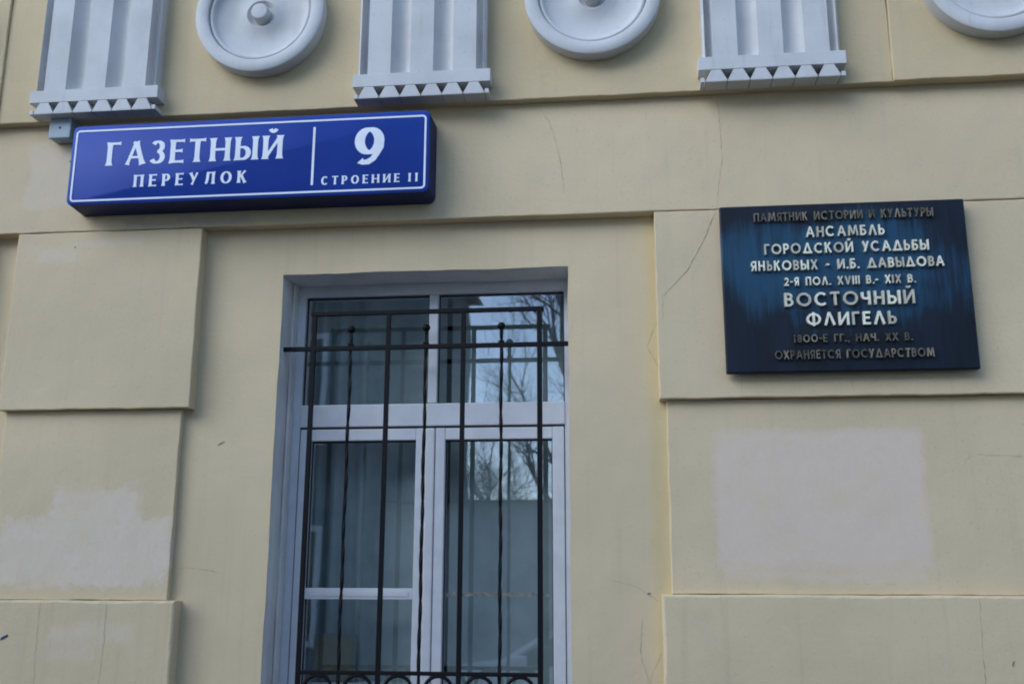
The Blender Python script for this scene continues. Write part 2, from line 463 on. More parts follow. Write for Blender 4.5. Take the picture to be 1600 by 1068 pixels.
crack([(-1.64, 1.70), (-1.55, 1.695), (-1.47, 1.68)], 0.0, 0.0007)
crack([(0.42, 2.36), (0.42, 2.30)], 0.0555, 0.0006)
crack([(0.80, 2.365), (0.805, 2.30)], 0.0555, 0.0007)
def scar(name, x, z, p, w, h, ang, mat):
    o = []
    for i in range(9):
        a = 2*math.pi*i/9; q = random.uniform(0.6, 1.2)
        u, t = math.cos(a)*w*q, math.sin(a)*h*q
        o.append((x + u*math.cos(ang) - t*math.sin(ang), z + u*math.sin(ang) + t*math.cos(ang)))
    ob(name, G().prism_y(o, D - p - 0.0012, D - p + 0.002).mesh(name, mat), bld)
scar('chip', -1.51, 2.157, 0.0, 0.015, 0.003, 0.5, m_crack)
scar('chip', 0.075, 1.615, 0.0, 0.008, 0.004, 0.2, m_crack)
scar('chip', -2.20, 3.30, 0.055, 0.005, 0.005, 0, m_crack)
scar('chip', 1.245, 1.40, 0.056, 0.012, 0.003, 1.2, m_crack)
scar('chip', -2.14, 2.935, 0.0555, 0.004, 0.004, 0, m_crack)
scar('paint_mark', -2.255, 1.452, 0.056, 0.020, 0.006, 0.5, m_scar)

# triglyphs: shaft with two flutes and two half flutes, tab and six guttae
def triglyph_shaft():
    w, gl, fl, hf, fd = 0.50, 0.090, 0.077, 0.038, 0.040
    pts = [(-w/2, 0.07)]
    x = -w/2
    pf = 0.148
    def arc(x0, x1, half=None):
        n = 8
        for i in range(n + 1):
            t = i / n
            dep = math.sin(math.pi * t) ** 0.75
            pts.append((x0 + (x1 - x0)*t, pf - fd*dep))
    pts.append((x, pf - 0.012)); pts.append((x + 0.007, pf - 0.008))
    arc(x + 0.008, x + hf); x += hf + gl
    arc(x, x + fl); x += fl + gl
    arc(x, x + fl); x += fl + gl
    arc(x, x + hf - 0.008); pts.append((x + hf - 0.007, pf - 0.008)); pts.append((x + hf, pf - 0.012))
    pts.append((w/2, 0.07))
    m = G().prism_z([(a, -p) for a, p in pts], 3.560, 4.345).mesh('triglyph', m_trim)
    return shade_auto(m, 30)
tri_shaft = triglyph_shaft()
tri_tab = G().box(-0.268, 0.268, -0.1505, -0.07, 3.516, 3.568, 0.0015).mesh('tab', m_trim)
def gutta_mesh():
    # truncated pyramid: narrow on top, splayed foot
    t, b, z1, z0 = 0.0175, 0.0402, 3.5155, 3.4675
    v = [(-t, -0.122, z1), (t, -0.122, z1), (t, -0.07, z1), (-t, -0.07, z1),
         (-b, -0.149, z0 + 0.004), (b, -0.149, z0 + 0.004), (b, -0.07, z0 + 0.004), (-b, -0.07, z0 + 0.004),
         (-b + 0.002, -0.148, z0), (b - 0.002, -0.148, z0), (b - 0.002, -0.07, z0), (-b + 0.002, -0.07, z0)]
    f = [(0, 1, 2, 3), (8, 11, 10, 9)]
    for k in (0, 4):
        f += [(k + i, k + (i + 1) % 4, k + 4 + (i + 1) % 4, k + 4 + i) for i in range(4)]
    # its front face stays in the tab's plane, only the gap is a triangle
    v[0] = (-t, -0.149, z1); v[1] = (t, -0.149, z1)
    return me('gutta', v, f, m_trim)
gut = gutta_mesh()
for cx, p0 in ((-2.070, 0.012), (-0.745, 0.012), (0.575, 0.012), (2.17, 0.024), (-3.65, 0.024)):
    t = ob('triglyph', tri_shaft, bld, (cx, D - p0, -0.006))
    ob('tab', tri_tab, t, (cx, D - p0, -0.006))
    for i in range(6):
        ob('gutta', gut, t, (cx - 0.2045 + i*0.0818 + random.uniform(-.0008, .0008), D - p0, -0.006))
    ob('gutta_end', G().box(-0.262, -0.2475, -0.149, -0.08, 3.4675, 3.485).mesh('gutta_end', m_trim), t, (cx, D - p0, -0.006))
    ob('gutta_end', G().box(0.2475, 0.262, -0.149, -0.08, 3.4675, 3.485).mesh('gutta_end', m_trim), t, (cx, D - p0, -0.006))

# roundels: rim, dish and boss
def rim_mesh():
    pr = [(0.259, -0.07), (0.264, -0.125), (0.263, -0.146), (0.258, -0.150), (0.217, -0.150), (0.212, -0.146), (0.2095, -0.130), (0.2095, -0.10)]
    return shade_auto(G().lathe_y(pr, 72).mesh('roundel', m_trim), 40)
def dish_mesh():
    pr = [(0.2095, -0.124), (0.2065, -0.136), (0.200, -0.139), (0.193, -0.135), (0.190, -0.122), (0.186, -0.119), (0.165, -0.112), (0.125, -0.107), (0.090, -0.110), (0.066, -0.121), (0.059, -0.123), (0.054, -0.118), (0.049, -0.104), (0.040, -0.100), (0, -0.100)]
    return shade_auto(G().lathe_y(pr, 72).mesh('dish', m_trim), 60)
def boss_mesh():
    pr = [(0.036, -0.099), (0.035, -0.142), (0.032, -0.147), (0.026, -0.1485), (0, -0.149)]
    return shade_auto(G().lathe_y(pr, 36).mesh('boss', m_trim), 45)
rim, dish, boss = rim_mesh(), dish_mesh(), boss_mesh()
for cx, p0, s in ((-1.409, 0.012, 1), (-0.084, 0.012, 1), (1.397, 0.022, 1), (-2.88, 0.022, 1)):
    r_ = ob('roundel', rim, bld, (cx, D - p0, 3.866))
    ob('dish', dish, r_, (cx, D - p0, 3.866))
    ob('boss', boss, r_, (cx, D - p0, 3.866))

# window: frame, transom, mullion, sashes, panes
YF = D + 0.165
win = ob('window', G().box(-1.318, -1.259, YF, YF + 0.07, 0.96, 2.765)
         .box(-0.222, -0.182, YF, YF + 0.07, 0.96, 2.765)
         .box(-1.318, -0.182, YF + 0.0005, YF + 0.07, 2.7655, 2.83).mesh('window', m_pvc), bld)
ob('transom', G().box(-1.2585, -0.2225, YF - 0.006, YF + 0.065, 2.238, 2.3255, 0.004).mesh('transom', m_pvc), win)
ob('mullion', G().box(-0.7555, -0.7190, YF - 0.003, YF + 0.065, 2.327, 2.764, 0.004).mesh('mullion', m_pvc), win)
ob('drip_groove', G().box(-1.2575, -0.2235, YF + 0.004, YF + 0.06, 2.2305, 2.2375).mesh('drip_groove', m_gasket), win)
def pane(x0, x1, z0, z1, y=YF + 0.022):
    g = ob('gasket', G().box(x0 - 0.004, x0 + 0.004, y - 0.006, y + 0.004, z0, z1).box(x1 - 0.004, x1 + 0.004, y - 0.006, y + 0.004, z0, z1)
           .box(x0 + 0.0045, x1 - 0.0045, y - 0.006, y + 0.004, z1 - 0.006, z1 + 0.004).mesh('gasket', m_gasket), win)
    return ob('pane', G().add([(x0, y, z0), (x1, y, z0), (x1, y, z1), (x0, y, z1)], [(0, 1, 2, 3)]).mesh('pane', m_glass), win)
pane(-1.2575, -0.7565, 2.3265, 2.7645)
pane(-0.7180, -0.2230, 2.3265, 2.7645)
def sash(x0, x1, ls, rs, z0=0.99, z1=2.2295, top=0.045):
    y0, y1 = YF - 0.004, YF + 0.06
    g = G()
    g.box(x0, x0 + ls, y0, y1, z0, z1, 0.004).box(x1 - rs, x1, y0, y1, z0, z1, 0.004)
    g.box(x0 + ls + 0.0003, x1 - rs - 0.0003, y0 + 0.0008, y1 - 0.001, z1 - top, z1 - 0.0005, 0.003)
    g.box(x0 + ls + 0.0003, x1 - rs - 0.0003, y0 + 0.0008, y1 - 0.001, z0, z0 + 0.05, 0.003)
    ob('sash', g.mesh('sash', m_pvc), win)
    pane(x0 + ls, x1 - rs, z0 + 0.05, z1 - top)
sash(-1.2555, -0.7605, 0.044, 0.036)
sash(-0.7205, -0.2255, 0.038, 0.045)
ob('meeting_post', G().box(-0.7590, -0.7225, YF - 0.009, YF + 0.05, 0.99, 2.2290, 0.006).mesh('meeting_post', m_pvc), win)
ob('crossbar', G().box(-1.2105, -0.7975, YF + 0.001, YF + 0.0205, 1.588, 1.629, 0.003)
   .box(-1.196, -0.812, YF - 0.0015, YF + 0.002, 1.599, 1.6175, 0.001).mesh('crossbar', m_pvc), win)
def residue():
    # ragged strip of old putty left on the right pane
    g = G(); lo, hi = [], []; x = -0.676
    while x < -0.276:
        lo.append((x, 1.600 + random.uniform(-0.003, 0.004))); hi.append((x, 1.612 + random.uniform(-0.004, 0.005)))
        x += random.uniform(0.004, 0.012)
    g.prism_y(lo + hi[::-1], YF + 0.0185, YF + 0.0213)
    return ob('putty_residue', g.mesh('putty_residue', simple('old_putty', (0.20, 0.20, 0.17), 0.8, var=0.4, scale=60)), win)
residue()
ob('window_sill', G().box(-1.36, -0.14, D - 0.10, YF - 0.002, 0.925, 0.9485, 0.004).mesh('window_sill', m_roof), win)
ob('reveal_strip', G().box(-1.302, -1.291, D + 0.118, YF - 0.0005, 0.951, 2.81, 0.004).mesh('reveal_strip', m_reveal), win)

# the dark room behind the glass
m_room = simple('room_wall_paint', (0.40, 0.44, 0.43), 0.9)
m_roomf = simple('room_floor', (0.10, 0.085, 0.07), 0.7)
def inner(name, mat, a): ob(name, G().box(*a).mesh(name, mat), bld)
inner('room_wall', m_room, (-3.4, -3.3, D + 0.42, D + 4.6, 0.0, 3.4))
inner('room_wall', m_room, (1.3, 1.4, D + 0.42, D + 4.6, 0.0, 3.4))
inner('room_wall', m_room, (-3.4, 1.4, D + 4.6, D + 4.7, 0.0, 3.4))
inner('room_wall', m_room, (-3.3, WX0 - 0.02, D + 0.402, D + 0.46, 0.1, 3.3))
inner('room_wall', m_room, (WX1 + 0.02, 1.3, D + 0.402, D + 0.46, 0.1, 3.3))
inner('room_wall', m_room, (WX0 - 0.02, WX1 + 0.02, D + 0.402, D + 0.46, WZ1 + 0.02, 3.3))
inner('room_wall', m_room, (WX0 - 0.02, WX1 + 0.02, D + 0.402, D + 0.46, 0.1, WZ0 - 0.02))
inner('room_floor', m_roomf, (-3.4, 1.4, D + 0.42, D + 4.7, 0.0, 0.09))
inner('room_ceiling', m_room, (-3.4, 1.4, D + 0.42, D + 4.7, 3.31, 3.4))
def curtain(name, x0, x1, y, label, mat, amp=0.036, pitch=0.10):
    n = int((x1 - x0) / 0.008); v, f = [], []
    ph = 0
    for i in range(n + 1):
        x = x0 + (x1 - x0)*i/n
        ph += 2*math.pi*0.008/pitch * (0.75 + 0.5*math.sin(x*9.0))
        for k in range(6):
            z = 1.05 + (2.98 - 1.05)*k/5
            v.append((x + 0.012*math.sin(ph*0.5)*(5 - k)/5, y + amp*math.sin(ph)*(0.7 + 0.3*(5 - k)/5), z))
    for i in range(n):
        for k in range(5): f.append((i*6+k, i*6+k+1, i*6+k+7, i*6+k+6))
    o = ob(name, me(name, v, f, mat, True)); tag(o, label, 'curtain'); return o
m_curt = simple('teal_grey_curtain_cloth', (0.40, 0.44, 0.44), 0.9, var=0.1)
curtain('roller_blind', -0.70, -0.16, D + 0.39, 'plain pale blind hanging in the room behind the right sash', m_curt, 0.004, 0.2)
curtain('curtain', -1.29, -0.72, D + 0.36, 'grey folded curtain hanging in the room behind the left sash', m_curt)
m_frame = simple('grey_frame_wood', (0.13, 0.145, 0.13), 0.7)
m_pic = simple('yellowed_paper', (0.17, 0.155, 0.10), 0.8)
t = thing('framed_notice', 'small yellowed framed notice standing inside behind the lower left pane', 'notice', (-1.23, D + 0.27, 1.285))
ob('frame', G().box(-1.20, -1.03, D + 0.27, D + 0.28, 1.285, 1.46, 0.004).mesh('frame', m_frame), t)
ob('paper', G().box(-1.185, -1.045, D + 0.267, D + 0.2695, 1.30, 1.445).mesh('paper', m_pic), t)
ob('inner_sill', G().box(WX0 - 0.01, WX1 + 0.01, YF + 0.075, D + 0.32, 1.243, 1.283, 0.006).mesh('inner_sill', m_room), win)

# ------------------------------------------------------------------ window grille
gr = thing('window_grille', 'black wrought iron grille with ball finials and rings set into the window reveal', 'grille', (-0.745, D + 0.05, 0.96))
YG = D + 0.05
def iron(name, g, smooth=False):
    return ob(name, g.mesh(name, m_iron, smooth), gr)
iron('cross_rail', G().box(-1.313, -0.187, YG - 0.008, YG + 0.008, 2.517, 2.534, 0.002))
iron('top_rail', G().box(-1.199, -0.292, YG - 0.0085, YG + 0.0085, 2.6555, 2.672, 0.002))
iron('lower_rail', G().box(-1.192, -0.300, YG - 0.007, YG + 0.007, 1.329, 1.343, 0.002))
iron('lower_rail', G().box(-1.192, -0.300, YG - 0.007, YG + 0.007, 1.211, 1.225, 0.002))
iron('cross_rail', G().box(-1.313, -0.187, YG - 0.008, YG + 0.008, 1.03, 1.046, 0.002))
BX = [-1.184, -1.0365, -0.8912, -0.7435, -0.5997, -0.4535, -0.3087]
for i, x in enumerate(BX):
    if i % 2 == 0:
        w = 0.0095 if i == 6 else 0.0085
        iron('bar', G().box(x - w, x + w, YG - w + 0.0007, YG + w - 0.0007, 0.99, 2.655, 0.0015))
    else:
        # hand-twisted square rod
        n = 110; v, f = [], []
        for k in range(n + 1):
            z = 0.99 + (2.592 - 0.99)*k/n
            a = k/n*math.pi*2*4.5 + i
            r_ = 0.0070
            ox = 0.0012*math.sin(z*19 + i)
            v += [(x + ox + r_*math.cos(a + q*math.pi/2), YG + r_*math.sin(a + q*math.pi/2), z) for q in range(4)]
        for k in range(n):
            f += [(4*k+q, 4*k+(q+1) % 4, 4*k+4+(q+1) % 4, 4*k+4+q) for q in range(4)]
        f += [(0, 1, 2, 3), (4*n, 4*n+1, 4*n+2, 4*n+3)]
        b = ob('twisted_bar', me('twisted_bar', v, f, m_iron), gr)
        bm = bmesh.new(); bmesh.ops.create_uvsphere(bm, u_segments=16, v_segments=10, radius=0.0155)
        for q in bm.verts: q.co = Vector((q.co.x*1.0, q.co.y, q.co.z*0.92)) + Vector((x, YG, 2.600))
        m = bpy.data.meshes.new('ball_finial'); bm.to_mesh(m); bm.free(); m.materials.append(m_iron)
        m.polygons.foreach_set('use_smooth', [True]*len(m.polygons))
        ob('ball_finial', m, b)
        ob('collar', G().box(x - 0.0105, x + 0.0105, YG - 0.0105, YG + 0.0105, 2.5365, 2.542, 0.001).mesh('collar', m_iron), b)
for a, b in zip(BX, BX[1:]):
    cx = (a + b)/2; r_ = 0.0505
    iron('ring', G().tube([(cx + r_*math.cos(2*math.pi*k/28), YG, 1.277 + r_*math.sin(2*math.pi*k/28)) for k in range(28)], 0.0068, 6, closed=True), True)

# ------------------------------------------------------------------ lettering: strokes drawn by code
def ell(cx, cy, rx, ry, a0, a1, n=14):
    return [(cx + rx*math.cos(R(a0 + (a1-a0)*i/n)), cy + ry*math.sin(R(a0 + (a1-a0)*i/n))) for i in range(n + 1)]
def bowl(y0, y1, x=0.45, rx=0.55):     # closed on the left by a stem
    c, r = (y0 + y1)/2, (y1 - y0)/2
    return [(0.0, y1)] + ell(x, c, rx, r, 90, -90, 12) + [(0.0, y0)]
BREVE = ell(0.5, 1.34, 0.22, 0.16, 200, 340, 8)
# glyph = (width, [(kind, points)]) ; v = straight full stroke, h = straight inset, c = curve, o = closed curve
GL = {
 'А': (0.86, [('v', [(0, 0), (0.5, 1)]), ('v', [(0.5, 1), (1, 0)]), ('h', [(0.18, 0.3), (0.82, 0.3)])]),
 'Б': (0.58, [('v', [(0, 0), (0, 1)]), ('h', [(0, 1), (0.88, 1)]), ('c', bowl(0, 0.56))]),
 'В': (0.60, [('v', [(0, 0), (0, 1)]), ('c', bowl(0.53, 1, 0.4, 0.5)), ('c', bowl(0, 0.53, 0.4, 0.6))]),
 'Г': (0.52, [('v', [(0, 0), (0, 1)]), ('h', [(0, 1), (1, 1)])]),
 'Д': (0.92, [('v', [(0.03, 0), (0.5, 1)]), ('v', [(0.5, 1), (0.97, 0)]), ('h', [(0, 0), (1, 0)])]),
 'Е': (0.54, [('v', [(0, 0), (0, 1)]), ('h', [(0, 1), (1, 1)]), ('h', [(0, 0.52), (0.88, 0.52)]), ('h', [(0, 0), (1, 0)])]),
 'З': (0.56, [('c', ell(0.42, 0.765, 0.5, 0.235, 150, -90, 14)), ('c', ell(0.42, 0.265, 0.58, 0.265, 90, -155, 16))]),
 'И': (0.74, [('v', [(0, 0), (0, 1)]), ('v', [(1, 0), (1, 1)]), ('v', [(0, 0.03), (1, 0.97)])]),
 'К': (0.66, [('v', [(0, 0), (0, 1)]), ('v', [(0.0, 0.42), (0.95, 1)]), ('v', [(0.35, 0.62), (1, 0)])]),
 'Л': (0.80, [('v', [(0, 0), (0.5, 1)]), ('v', [(0.5, 1), (1, 0)])]),
 'М': (1.00, [('v', [(0, 0), (0.14, 1)]), ('v', [(0.14, 1), (0.5, 0.12)]), ('v', [(0.5, 0.12), (0.86, 1)]), ('v', [(0.86, 1), (1, 0)])]),
 'Н': (0.70, [('v', [(0, 0), (0, 1)]), ('v', [(1, 0), (1, 1)]), ('h', [(0, 0.5), (1, 0.5)])]),
 'О': (1.00, [('o', ell(0.5, 0.5, 0.5, 0.5, 0, 360, 30)[:-1])]),
 'П': (0.70, [('v', [(0, 0), (0, 1)]), ('v', [(1, 0), (1, 1)]), ('h', [(0, 1), (1, 1)])]),
 'Р': (0.56, [('v', [(0, 0), (0, 1)]), ('c', bowl(0.44, 1))]),
 'С': (0.90, [('c', ell(0.52, 0.5, 0.52, 0.5, 45, 315, 22))]),
 'Т': (0.62, [('v', [(0.5, 0), (0.5, 1)]), ('h', [(0, 1), (1, 1)])]),
 'У': (0.68, [('v', [(0, 1), (0.54, 0.42)]), ('v', [(1, 1), (0.28, 0)])]),
 'Ф': (1.02, [('o', ell(0.5, 0.5, 0.5, 0.46, 0, 360, 30)[:-1]), ('v', [(0.5, -0.03), (0.5, 1.03)])]),
 'Х': (0.74, [('v', [(0, 0), (1, 1)]), ('v', [(0, 1), (1, 0)])]),
 'Ч': (0.62, [('v', [(1, 0), (1, 1)]), ('c', [(0, 1), (0, 0.74)] + ell(0.3, 0.68, 0.3, 0.24, 180, 270, 6) + [(1, 0.44)])]),
 'Ь': (0.56, [('v', [(0, 0), (0, 1)]), ('c', bowl(0, 0.56))]),
 'Я': (0.60, [('v', [(1, 0), (1, 1)]), ('c', [(1 - x, y) for x, y in bowl(0.42, 1)]), ('v', [(0.5, 0.44), (0.05, 0)])]),
 'X': (0.74, [('v', [(0, 0), (1, 1)]), ('v', [(0, 1), (1, 0)])]),
 'V': (0.78, [('v', [(0, 1), (0.5, 0)]), ('v', [(0.5, 0), (1, 1)])]),
 'I': (0.16, [('v', [(0.5, 0), (0.5, 1)])]),
 '-': (0.34, [('h', [(0, 0.45), (1, 0.45)])]),
 '.': (0.16, [('v', [(0.5, 0), (0.5, 0.15)])]),
 ',': (0.16, [('v', [(0.6, 0.15), (0.3, -0.12)])]),
 '1': (0.34, [('v', [(0.85, 0), (0.85, 1)]), ('v', [(0.85, 0.97), (0.0, 0.74)])]),
 '2': (0.58, [('c', ell(0.5, 0.70, 0.5, 0.30, 165, -25, 14) + [(0.0, 0.0)]), ('h', [(0, 0), (1, 0)])]),
 '8': (0.62, [('o', ell(0.5, 0.77, 0.42, 0.23, 0, 360, 20)[:-1]), ('o', ell(0.5, 0.27, 0.5, 0.27, 0, 360, 22)[:-1])]),
 '0': (0.86, [('o', ell(0.5, 0.5, 0.5, 0.5, 0, 360, 28)[:-1])]),
}
GL['Й'] = (GL['И'][0], GL['И'][1] + [('b', BREVE)])
GL['Ы'] = (0.86, [('v', [(0, 0), (0, 1)]), ('c', [(x*0.62, y) for x, y in bowl(0, 0.56)]), ('v', [(1, 0), (1, 1)])])
# the street sign's letters: narrower, thick stems, flared feet
GS = dict(GL)
GS['О'] = (0.80, GL['О'][1]); GS['С'] = (0.72, GL['С'][1])
GS['А'] = (0.80, GL['А'][1]); GS['Н'] = (0.76, GL['Н'][1])
GS['Л'] = (0.76, [('v', [(1, 0), (1, 1)]), ('c', [(0.02, 0.0), (0.16, 0.08), (0.24, 0.35), (0.28, 0.7), (0.30, 1.0)]), ('h', [(0.27, 1), (1, 1)])])
GS['1'] = (0.30, [('v', [(0.75, 0), (0.75, 1)]), ('v', [(0.75, 0.95), (0.0, 0.86)])])
GS['9'] = (0.64, [('o', ell(0.5, 0.655, 0.49, 0.345, 0, 360, 30)[:-1]),
                  ('c', [(0.985, 0.66), (0.97, 0.46), (0.88, 0.27), (0.70, 0.11), (0.45, 0.02), (0.20, 0.01), (0.06, 0.07)])])

def stroke_poly(pts, w, closed, serif, wt=1.0):
    """offset a polyline into left and right edges; serif=True varies the width with direction and flares the ends"""
    n = len(pts); L, Rr = [], []
    if serif and not closed and n == 2:
        a, b = pts; pts = [(a[0] + (b[0]-a[0])*t, a[1] + (b[1]-a[1])*t) for t in (0, 0.07, 0.2, 0.5, 0.8, 0.93, 1)]
        n = 7; flare = [1.55, 1.18, 1.0, 0.96, 1.0, 1.18, 1.55]
    else: flare = [1.0]*n
    for i, (x, y) in enumerate(pts):
        a = pts[(i-1) % n] if (closed or i > 0) else pts[i]
        b = pts[(i+1) % n] if (closed or i < n-1) else pts[i]
        dx, dy = b[0]-a[0], b[1]-a[1]; d = math.hypot(dx, dy) or 1
        dx, dy = dx/d, dy/d
        # mitre
        ww = w
        if serif:
            if dy*dx > 0.15 and abs(dx) < 0.9 and n == 7: k = 0.62     # rising diagonals are thin
            else: k = 0.46 + 0.54*abs(dy)
            ww = w*k*(1 + (flare[i]-1)*(1.0 if k > 0.6 else 1.3))
        L.append((x - dy*ww/2, y + dx*ww/2)); Rr.append((x + dy*ww/2, y - dx*ww/2))
    return L, Rr
def glyph_mesh(name, ch, h, w, table, serif, depth, mat, round_edge=False):
    W, st = table[ch]
    g = G()
    hw = w*0.5*(0.5 if serif else 1)
    for si, (k, pts) in enumerate(st):
        q = []
        for x, y in pts:
            X = W*x if (k == 'h' or W <= w*1.2) else w/2 + x*(W - w)
            if k in ('h', 'c', 'o'): Y = hw + y*(1 - 2*hw)
            else: Y = y
            q.append((X*h, Y*h))
        ww = w*h*(0.75 if k == 'b' else 1)
        if k == 'h' and serif: ww *= 1.15
        if k == 'h' and not serif:
            q = [(q[0][0] - 0.0*ww, q[0][1]), q[1]]
        closed = (k == 'o')
        L, Rr = stroke_poly(q, ww, closed, serif and k != 'b')
        e = 0.00012*si
        n = len(L)
        v = [(x, -depth - e, z) for x, z in L] + [(x, -depth - e, z) for x, z in Rr] + [(x, 0, z) for x, z in L] + [(x, 0, z) for x, z in Rr]
        f = []
        for i in range(n if closed else n - 1):
            j = (i + 1) % n
            f += [(i, j, n+j, n+i), (2*n+i, 2*n+j, j, i), (n+i, n+j, 3*n+j, 3*n+i)]
        if not closed:
            f += [(0, n, 3*n, 2*n), (n-1, 2*n-1, 4*n-1, 3*n-1)]
        g.add(v, f)
    return g.mesh(name, mat)
_gc = {}
def text_line(parent, text, x0, x1, z, h, w, table, serif, depth, mats, y, track=0.26, space=0.62):
    """letters of one line, spread so that the line runs from x0 to x1"""
    adv = [0.0]; tot = 0
    items = []
    for ch in text:
        if ch == ' ': tot += space; continue
        items.append((ch, tot)); tot += table[ch][0] + track
    tot -= track
    ks = (x1 - x0)/(tot*h)
    for i, (ch, a) in enumerate(items):
        mat = random.choice(mats) if isinstance(mats, list) else mats
        key = (ch, h, w, serif, depth, mat.name, round(ks, 3))
        if key not in _gc:
            m = glyph_mesh('letter', ch, h, w, table, serif, depth, mat)
            sx = ks if 0.75 < ks < 1.35 else 1
            for v in m.vertices: v.co.x *= sx
            _gc[key] = m
        o = ob('letter', _gc[key], parent, (x0 + a*h*ks, y, z))
        if isinstance(mats, list): o.rotation_euler = (random.uniform(-.03, .03), random.uniform(-.02, .02), random.uniform(-.05, .05))

def rrect(x0, x1, z0, z1, r, n=6):
    o = []
    for cx, cz, a in ((x1-r, z0+r, -90), (x1-r, z1-r, 0), (x0+r, z1-r, 90), (x0+r, z0+r, 180)):
        o += [(cx + r*math.cos(R(a + 90*i/n)), cz + r*math.sin(R(a + 90*i/n))) for i in range(n + 1)]
    return o
def loops_y(g, loops):
    """bridge equal-length (outline, y) loops and cap both ends"""
    n = len(loops[0][0]); v, f = [], []
    for o, y in loops: v += [(x, y, z) for x, z in o]
    for k in range(len(loops) - 1):
        f += [(k*n+i, k*n+(i+1) % n, (k+1)*n+(i+1) % n, (k+1)*n+i) for i in range(n)]
    f += [tuple(range(n)), tuple((len(loops)-1)*n + i for i in range(n))]
    return g.add(v, f)

# ------------------------------------------------------------------ blue street sign
SX0, SX1, SZ0, SZ1, SP = -2.1285, -0.7025, 3.0645, 3.3945, 0.175
sg = thing('street_sign', 'long blue light box street sign with white Cyrillic lettering and the number 9', 'sign', ((SX0+SX1)/2, D - 0.056, SZ0))
e = 0.004
body = loops_y(G(), [(rrect(SX0 - 0.004, SX1 + 0.004, SZ0 - 0.004, SZ1 + 0.004, 0.028), D - 0.0565), (rrect(SX0, SX1, SZ0, SZ1, 0.024), D - SP + 0.010),
                     (rrect(SX0 + 0.001, SX1 - 0.001, SZ0 + 0.001, SZ1 - 0.001, 0.023), D - SP + 0.0055)])
ob('casing', shade_auto(body.mesh('casing', m_casing), 50), sg)
fc = loops_y(G(), [(rrect(SX0 + 0.001, SX1 - 0.001, SZ0 + 0.001, SZ1 - 0.001, 0.023), D - SP + 0.0054), (rrect(SX0 + 0.001, SX1 - 0.001, SZ0 + 0.001, SZ1 - 0.001, 0.023), D - SP + 0.003), (rrect(SX0 + 0.005, SX1 - 0.005, SZ0 + 0.005, SZ1 - 0.005, 0.02), D - SP)])
ob('sign_face', shade_auto(fc.mesh('sign_face', m_blue), 50), sg)
def frame_strip(x0, x1, z0, z1, w, r, y):
    a, b = rrect(x0, x1, z0, z1, r), rrect(x0 + w, x1 - w, z0 + w, z1 - w, max(0.002, r - w))
    n = len(a)
    v = [(x, y, z) for x, z in a] + [(x, y, z) for x, z in b] + [(x, y + 0.0012, z) for x, z in a] + [(x, y + 0.0012, z) for x, z in b]
    f = []
    for i in range(n):
        j = (i+1) % n
        f += [(i, j, n+j, n+i), (i, 2*n+i, 2*n+j, j), (n+i, n+j, 3*n+j, 3*n+i)]
    return me('border', v, f, m_sign_white)
YS = D - SP - 0.0012
ob('border', frame_strip(-2.1135, -0.7160, 3.0770, 3.3745, 0.0072, 0.016, YS), sg)
ob('divider', G().prism_y([(-1.1555, 3.108), (-1.1465, 3.108), (-1.1465, 3.344), (-1.1555, 3.344)], YS, YS + 0.0012).mesh('divider', m_sign_white), sg)
YT = D - SP
text_line(sg, 'ГАЗЕТНЫЙ', -1.978, -1.274, 3.2215, 0.0955, 0.195, GS, True, 0.0012, m_sign_white, YT, track=0.20)
text_line(sg, 'ПЕРЕУЛОК', -1.859, -1.408, 3.129, 0.0485, 0.20, GS, True, 0.0012, m_sign_white, YT, track=0.42)
text_line(sg, 'СТРОЕНИЕ 11', -1.115, -0.745, 3.107, 0.0335, 0.20, GS, True, 0.0012, m_sign_white, YT, track=0.40, space=0.45)
text_line(sg, '9', -0.992, -0.876, 3.182, 0.150, 0.215, GS, True, 0.0012, m_sign_white, YT)

# grey junction box beside it, and the cable on its top
t = thing('junction_box', 'small grey plastic junction box under the triglyph beside the blue sign', 'box', (-2.224, D - 0.055, 3.378))
bx = ob('case', G().box(-2.2655, -2.1790, D - 0.105, D - 0.0552, 3.378, 3.4625, 0.004).mesh('case', m_box), t)
ob('lid', G().box(-2.2675, -2.1770, D - 0.118, D - 0.1052, 3.376, 3.4645, 0.004).mesh('lid', m_box), t)
ob('screw', G().lathe_y([(0.005, D - 0.1175), (0.005, D - 0.1195), (0, D - 0.12)], 10, -2.222, 3.42).mesh('screw', m_gasket), t)
cpts = [(-2.178, D - 0.085, 3.42), (-2.15, D - 0.085, 3.418), (-2.11, D - 0.085, 3.407), (-1.75, D - 0.085, 3.404), (-1.66, D - 0.088, 3.406), (-1.60, D - 0.095, 3.413), (-1.55, D - 0.10, 3.419), (-1.50, D - 0.10, 3.420), (-1.44, D - 0.095, 3.414), (-1.38, D - 0.09, 3.407), (-1.33, D - 0.09, 3.403)]
o = ob('power_cable', G().tube(cpts, 0.0042, 8).mesh('power_cable', m_cable, True)); tag(o, 'thin white cable bowed along the top of the blue sign', 'cable')

